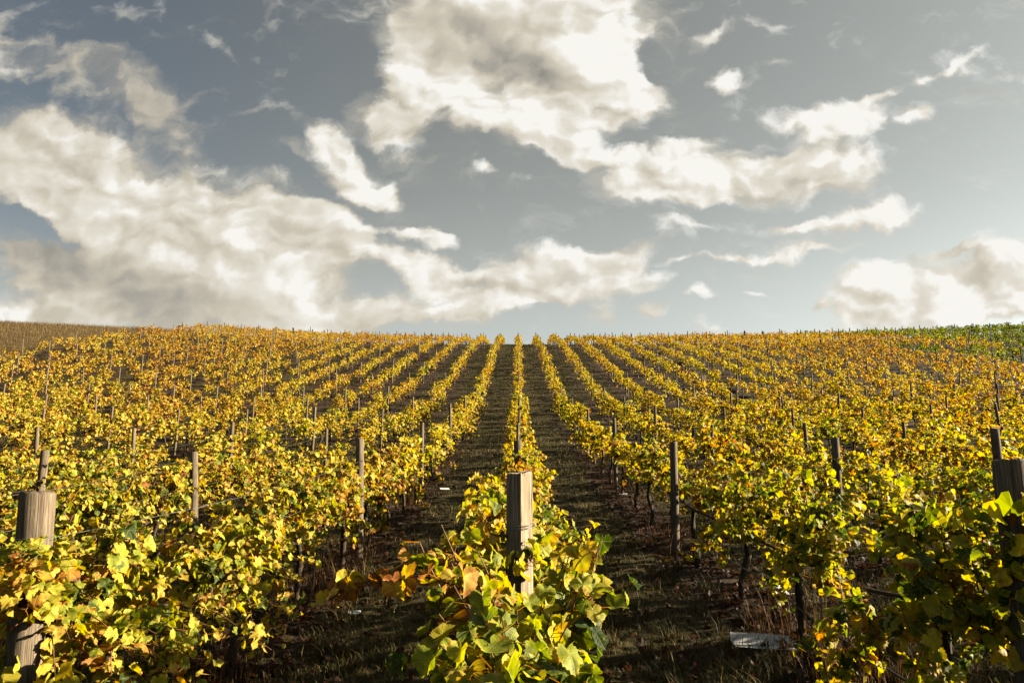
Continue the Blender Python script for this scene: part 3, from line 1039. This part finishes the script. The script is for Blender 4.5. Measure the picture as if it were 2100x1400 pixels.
PG = 'wooden trellis posts along the vine rows'
r = np.random.default_rng(5)
end_specs = {-1: ('round', .0725, 1.585, 'thick round weathered end post leaning slightly outward at the front left'),
             0: ('corner', .062, 1.615, 'thick split grey end post with one sharp lit edge, front of the centre row'),
             1: ('round', .071, 1.615, 'thick round dark end post in shade at the front right')}
for k, (kd, rad, h, lab) in end_specs.items():
    x, y = k * S_ROW + (.075 if k < 0 else 0), POST0
    z = float(ground(x, y))
    root = bpy.data.objects.new('end_post', None)
    COL.objects.link(root)
    root.location = (x + (.005 if k == 0 else 0), y, z)
    root.rotation_euler = (0, R(-1.5) if k < 0 else 0, 0)
    tag(root, lab, 'post', PG)
    link('shaft', post_mesh(r, rad, h, kd, 64 if k == 0 else 40, 10), None, root)
    if k == 0:
        # black wire tensioner fixed to its left side
        cv, cf = tubes([[(-rad - .014, -.03, 1.305), (-rad - .016, -.03, 1.35)], [(-rad - .03, -.02, 1.33), (-rad + .004, -.03, 1.33)],
                        [(-rad - .022, -.04, 1.345), (-rad - .022, .02, 1.345)]], [.010, .007, .008], 8)
        link('wire_tensioner', mesh_from('wire_tensioner', cv, [cf]), M_HOSE, root)
    for zt in (1.36, 1.05):
        a_ = np.linspace(0, 4 * math.pi, 40)
        q_ = rad * (1.10 if k == 0 else 1.06)
        cv, cf = tubes([np.stack([np.cos(a_) * q_, np.sin(a_) * q_, zt + .012 * a_ / 6.28 + .004 * np.sin(a_)], -1)], [.0018], 5)
        link('wire_tie', mesh_from('wire_tie', cv, [cf], smooth=True), M_WIRE, root)

posts = []
for k in range(K0, K1 + 1):
    for j in range(0, 16):
        if j == 0 and abs(k) <= 1:
            continue
        x, y = k * S_ROW, POST0 + j * POST_STEP
        if abs(x) > .78 * y + 1.5 or y > 99:
            continue
        posts.append((k, j, x, y))
pa = np.array([(p[2], p[3]) for p in posts])
ppx, ppy, pzc = project(pa[:, 0], pa[:, 1], ground(pa[:, 0], pa[:, 1]) + 1.6)
pin = (ppx > -5) & (ppx < 2105) & (ppy < 1400)
porder = np.argsort(np.where(pin, pzc, 1e6))
psingle = set(porder[:min(297, int(pin.sum()))].tolist())
pmesh = [post_mesh(r, rad, h, 'round', 14, 7) for rad, h in ((.042, 1.54), (.047, 1.58), (.038, 1.50), (.044, 1.62), (.037, 1.54))]
pthick = [post_mesh(r, rad, h, 'round', 20, 8) for rad, h in ((.058, 1.62), (.055, 1.60))]
pfar = [post_mesh(r, rad, h, 'round', 7, 2) for rad, h in ((.040, 1.60), (.045, 1.54), (.037, 1.66), (.040, 1.74))]
VV, FF, nv = [], [[], []], 0
for i, (k, j, x, y) in enumerate(posts):
    rr = np.random.default_rng(50 + i)
    z = float(ground(x, y))
    hs = 1.0 + rr.normal(0, .03)
    if i in psingle:
        me = pthick[int(rr.integers(2))] if j == 1 else pmesh[int(rr.integers(5))] if y < 40 else pfar[int(rr.integers(4))]
        o = link('vineyard_post', me, M_POST)
        o.location = (x + rr.normal(0, .02) - ((.11 if k > 0 else -.04 if k < 0 else 0) if j == 1 else 0), y, z)
        o.rotation_euler = (R(rr.normal(0, 1.2)), R(rr.normal(0, 1.6)), rr.uniform(0, 6.28))
        o.scale = (1, 1, hs)
        tag(o, f"thin grey wooden post, {ORD[j]} past the end post, {row_words(k).replace('the ', '', 1)}" if j else f"grey wooden end post of {row_words(k)}", 'post', PG)
    elif pin[i]:
        V = np.stack([np.array([[-.045, -.045, 0], [.045, -.045, 0], [.045, .045, 0], [-.045, .045, 0]]),
                      np.array([[-.035, -.035, 1.6 * hs], [.035, -.035, 1.6 * hs], [.035, .035, 1.6 * hs], [-.035, .035, 1.6 * hs]])]).reshape(-1, 3)
        F = np.array([[0, 1, 5, 4], [1, 2, 6, 5], [2, 3, 7, 6], [3, 0, 4, 7], [4, 5, 6, 7]])
        VV.append(V + np.array([x, y, z]))
        FF[1].append(F + nv)
        nv += 8
if VV:
    o = link('distant_posts', mesh_from('far_posts', np.concatenate(VV), [np.concatenate(FF[1])]), M_POST_BROWN)
    o['kind'] = 'stuff'
    o['label'] = 'thin trellis posts scattered along the skyline of the vineyard'
    o['category'] = 'posts'

# ------------------------------------------------------------------ wires, irrigation tube
WG = 'trellis wires strung along the rows'
for k in range(-3, 4):
    x = k * S_ROW
    for h, nm in ((.74, 'low fruiting wire'), (1.05, 'middle foliage wire'), (1.36, 'top foliage wire')):
        y = np.arange(POST0 - .02, 36.5, 0.55)
        sag = -.02 * np.abs(np.sin((y - POST0) / POST_STEP * math.pi))
        P_ = np.stack([np.full_like(y, x) + .045, y, ground(x, y) + h + sag], -1)
        vv, ff = tubes([P_], [.0015], 5)
        o = link('trellis_wire', mesh_from('trellis_wire', vv, [ff], smooth=True), M_WIRE)
        tag(o, f"{nm} stretched along {row_words(k)}", 'wire', WG)


def pix(px, py, x):
    """point on the vertical plane of a row (world x) seen at a photo pixel"""
    uu, vv = uv_of_pixel(px, py)
    y = x / uu
    return (x, y, EYE + vv * y)


hp = [pix(px, py, 2.28) for px, py in ((1300, 1020), (1411, 1093), (1470, 1132), (1530, 1168), (1590, 1205), (1640, 1248), (1700, 1293), (1760, 1330), (1850, 1390), (1990, 1450))]
vv, ff = tubes([smooth_path(hp, 50)], [.0075], 8)
o = link('irrigation_hose', mesh_from('irrigation_hose', vv, [ff], smooth=True), M_HOSE)
tag(o, 'black drip irrigation hose sagging under the first row right of the centre row', 'hose')

# ------------------------------------------------------------------ pale cards and scraps on the ground
def on_ground(px, py):
    uu, vv = uv_of_pixel(px, py)
    y = np.linspace(2, 60, 4000)
    d = EYE + vv * y - ground(uu * y, y)
    i = int(np.argmax(d < 0))
    return uu * y[i], y[i], float(ground(uu * y[i], y[i]))


def folded_sheet(w, d, fold, r, thick=.004):
    """a creased card lying on the soil"""
    xs_ = np.linspace(-w / 2, w / 2, 13)
    ys_ = np.linspace(-d / 2, d / 2, 7)
    X, Y = np.meshgrid(xs_, ys_)
    Z = fold * np.abs(Y) + .005 * np.sin(X * 7 + Y * 4) + r.normal(0, .0008, X.shape)
    X = X + r.normal(0, .003, X.shape)
    top = np.stack([X, Y, Z + thick], -1).reshape(-1, 3)
    bot = np.stack([X, Y, Z], -1).reshape(-1, 3)
    a, b = X.shape
    i = (np.arange(a - 1)[:, None] * b + np.arange(b - 1)[None]).ravel()
    f1 = np.stack([i, i + 1, i + b + 1, i + b], -1)
    n_ = a * b
    rim = np.concatenate([np.arange(b), np.arange(1, a) * b + b - 1, (a - 1) * b + np.arange(b - 2, -1, -1), np.arange(a - 2, 0, -1) * b])
    nx_ = np.roll(rim, -1)
    return np.concatenate([top, bot]), [np.concatenate([f1, f1[:, ::-1] + n_, np.stack([rim + n_, nx_ + n_, nx_, rim], -1)])]


r = np.random.default_rng(8)
for px, py, w, d, rz, fold, lab in [
        (1565, 1333, .48, .26, -6, .28, 'long pale folded card lying on the soil at the lower right'),
        (1608, 1226, .17, .22, 30, .5, 'small white card standing up under the leaves right of the hose'),
        (912, 1005, .22, .15, 15, .05, 'flat pale scrap at the edge of the aisle left of the centre row'),
        (727, 1264, .12, .08, 20, .15, 'small white scrap on the ground below the rusty orange leaves'),
        (1278, 1016, .16, .12, -20, .15, 'pale scrap at the foot of the first row right of the centre row')]:
    x, y, z = on_ground(px, py)
    V, F = folded_sheet(w, d, fold, r)
    o = link('pale_card', mesh_from('pale_card', V, F), M_CARD)
    o.location = (x, y, z + .032)
    o.rotation_euler = (R(10), R(3), R(rz))
    tag(o, lab, 'card', 'pale cards lying between the rows')

# ------------------------------------------------------------------ grass, weeds, fallen leaves
def blades(x, y, h, w, bend, tint, r, segs=2):
    """curved blades rooted at x, y"""
    N = len(x)
    z = ground(x, y) - .01
    a = r.uniform(0, 6.28, N)
    d = np.stack([np.cos(a), np.sin(a), 0 * a], -1)
    s = np.stack([-np.sin(a), np.cos(a), 0 * a], -1) * (w / 2)[:, None]
    root = np.stack([x, y, z], -1)
    V = []
    for i in range(segs + 1):
        t = i / segs
        c = root + d * (bend * h * t * t)[:, None] + np.array([0, 0, 1]) * (h * t * (1 - .35 * bend * t))[:, None]
        if i < segs:
            V += [c - s * (1 - .6 * t), c + s * (1 - .6 * t)]
        else:
            V += [c]
    V = np.stack(V, 1)
    K = V.shape[1]
    b = (np.arange(N) * K)[:, None]
    F4 = [b + np.array([[2 * i, 2 * i + 1, 2 * i + 3, 2 * i + 2]]) for i in range(segs - 1)]
    F3 = b + np.array([[2 * segs - 2, 2 * segs - 1, 2 * segs]])
    return V.reshape(-1, 3), [np.concatenate(F4)] + [F3], np.repeat(tint, K)


def scatter(n_, y0, y1, r, power=1.0):
    y = y0 + (y1 - y0) * r.uniform(size=n_) ** power
    x = r.uniform(-1, 1, n_) * (.82 * y + .6)
    return x, y


r = np.random.default_rng(21)
x, y = scatter(260000, 2.6, 30, r, 1.35)
q = np.abs(((x / S_ROW) % 1.0) - .5)                       # 0 mid aisle, .5 at a row
clump = np.sin(x * 2.1 + np.sin(y * 1.3) * 2) * np.sin(y * 1.9 + x) + r.normal(0, .5, len(x))
keep = (q < .34 - .02 * clump) & (clump > -.7) | (r.uniform(size=len(x)) < .12)
x, y, q = x[keep], y[keep], q[keep]
cx, cy = scatter(900, 2.8, 22, r, 1.4)
cq = np.abs(((cx / S_ROW) % 1.0) - .5)
cx, cy = cx[cq < .42], cy[cq < .42]
nb = 46
x = np.concatenate([x, np.repeat(cx, nb) + r.normal(0, .045, len(cx) * nb)])
y = np.concatenate([y, np.repeat(cy, nb) + r.normal(0, .045, len(cy) * nb)])
n_tuft = len(cx) * nb
hh = r.gamma(4, .018, len(x)) + .02
hh[-n_tuft:] = r.gamma(6, .024, n_tuft) + .03
V, F, T = blades(x, y, hh, r.uniform(.003, .007, len(x)) * (1 + y / 18), r.uniform(.2, 1.3, len(x)), np.clip(r.normal(.42, .24, len(x)), 0, 1), r)
setting(link('grass', mesh_from('grass', V, F, {'tint': T}), M_GRASS), 'stuff', 'short olive and straw coloured grass along the aisles between the rows', 'grass')

N = 90000
y = 19 + 75 * r.uniform(size=N) ** 1.2
x = r.uniform(-14, 14, N)
q = np.abs(((x / S_ROW) % 1.0) - .5)
keep = q < .33 + .05 * np.sin(y * .9 + x)
x, y = x[keep], y[keep]
V, F, T = blades(x, y, r.gamma(5, .022, len(x)) + .03, .004 + .00045 * y * r.uniform(.6, 1.4, len(x)), r.uniform(.1, 1.0, len(x)), np.clip(r.normal(.42, .22, len(x)), 0, 1), r)
setting(link('upslope_grass', mesh_from('upslope_grass', V, F, {'tint': T}), M_GRASS), 'stuff', 'short olive grass along the upper aisles of the slope', 'grass')

x, y = scatter(60000, 2.6, 26, r, 1.2)
q = np.abs(((x / S_ROW) % 1.0) - .5)
cl = np.sin(y * 1.1 + np.floor(x / S_ROW + .5) * 2.4) + .6 * np.sin(y * 2.9 + x) + r.normal(0, .35, len(x))
keep = (q > .33) & (cl > .1)
x, y = x[keep], y[keep]
V, F, T = blades(x, y, r.gamma(5, .06, len(x)) + .06, r.uniform(.003, .007, len(x)), r.uniform(.05, .6, len(x)), np.clip(r.normal(.45, .25, len(x)), 0, 1), r, 3)
setting(link('dry_weeds', mesh_from('dry_weeds', V, F, {'tint': T}), M_WEED), 'stuff', 'rust and straw coloured dry weeds standing under the vine rows', 'weeds')

N = 20000
x, y = scatter(N, 2.6, 24, r, 1.2)
row = np.round(x / S_ROW) * S_ROW
x = np.where(r.uniform(size=N) < .55, row + r.normal(0, .38, N), x)
pos = np.stack([x, y, ground(x, y) + r.uniform(.012, .05, N)], -1)
nr = unit(np.stack([r.normal(0, .5, N), r.normal(0, .5, N), np.ones(N)], -1))
V, F, A = leaves(1, pos, nr, r.normal(size=(N, 3)), r.uniform(.05, .10, N), np.clip(r.normal(.84, .13, N), .48, .99), r)
setting(link('fallen_leaves', mesh_from('fallen_leaves', V, F, {'leaf': A}), M_LEAF_FAR), 'stuff', 'brown and rust coloured fallen leaves littering the soil under the rows', 'leaves')

N = 70000
x = -44.0 + .9 - r.uniform(0, 1, N) ** 1.0 * 46
y = r.uniform(42, 112, N)
h = r.gamma(6, .055, N) + .08
V, F, T = blades(x, y, h, r.uniform(.012, .030, N), r.uniform(.1, .8, N), np.clip(r.normal(.5, .22, N), 0, 1), r)
setting(link('dry_grass', mesh_from('dry_grass', V, F, {'tint': T}), M_STRAW), 'stuff', 'tall straw coloured dry grass on the open hill beyond the vineyard', 'grass')
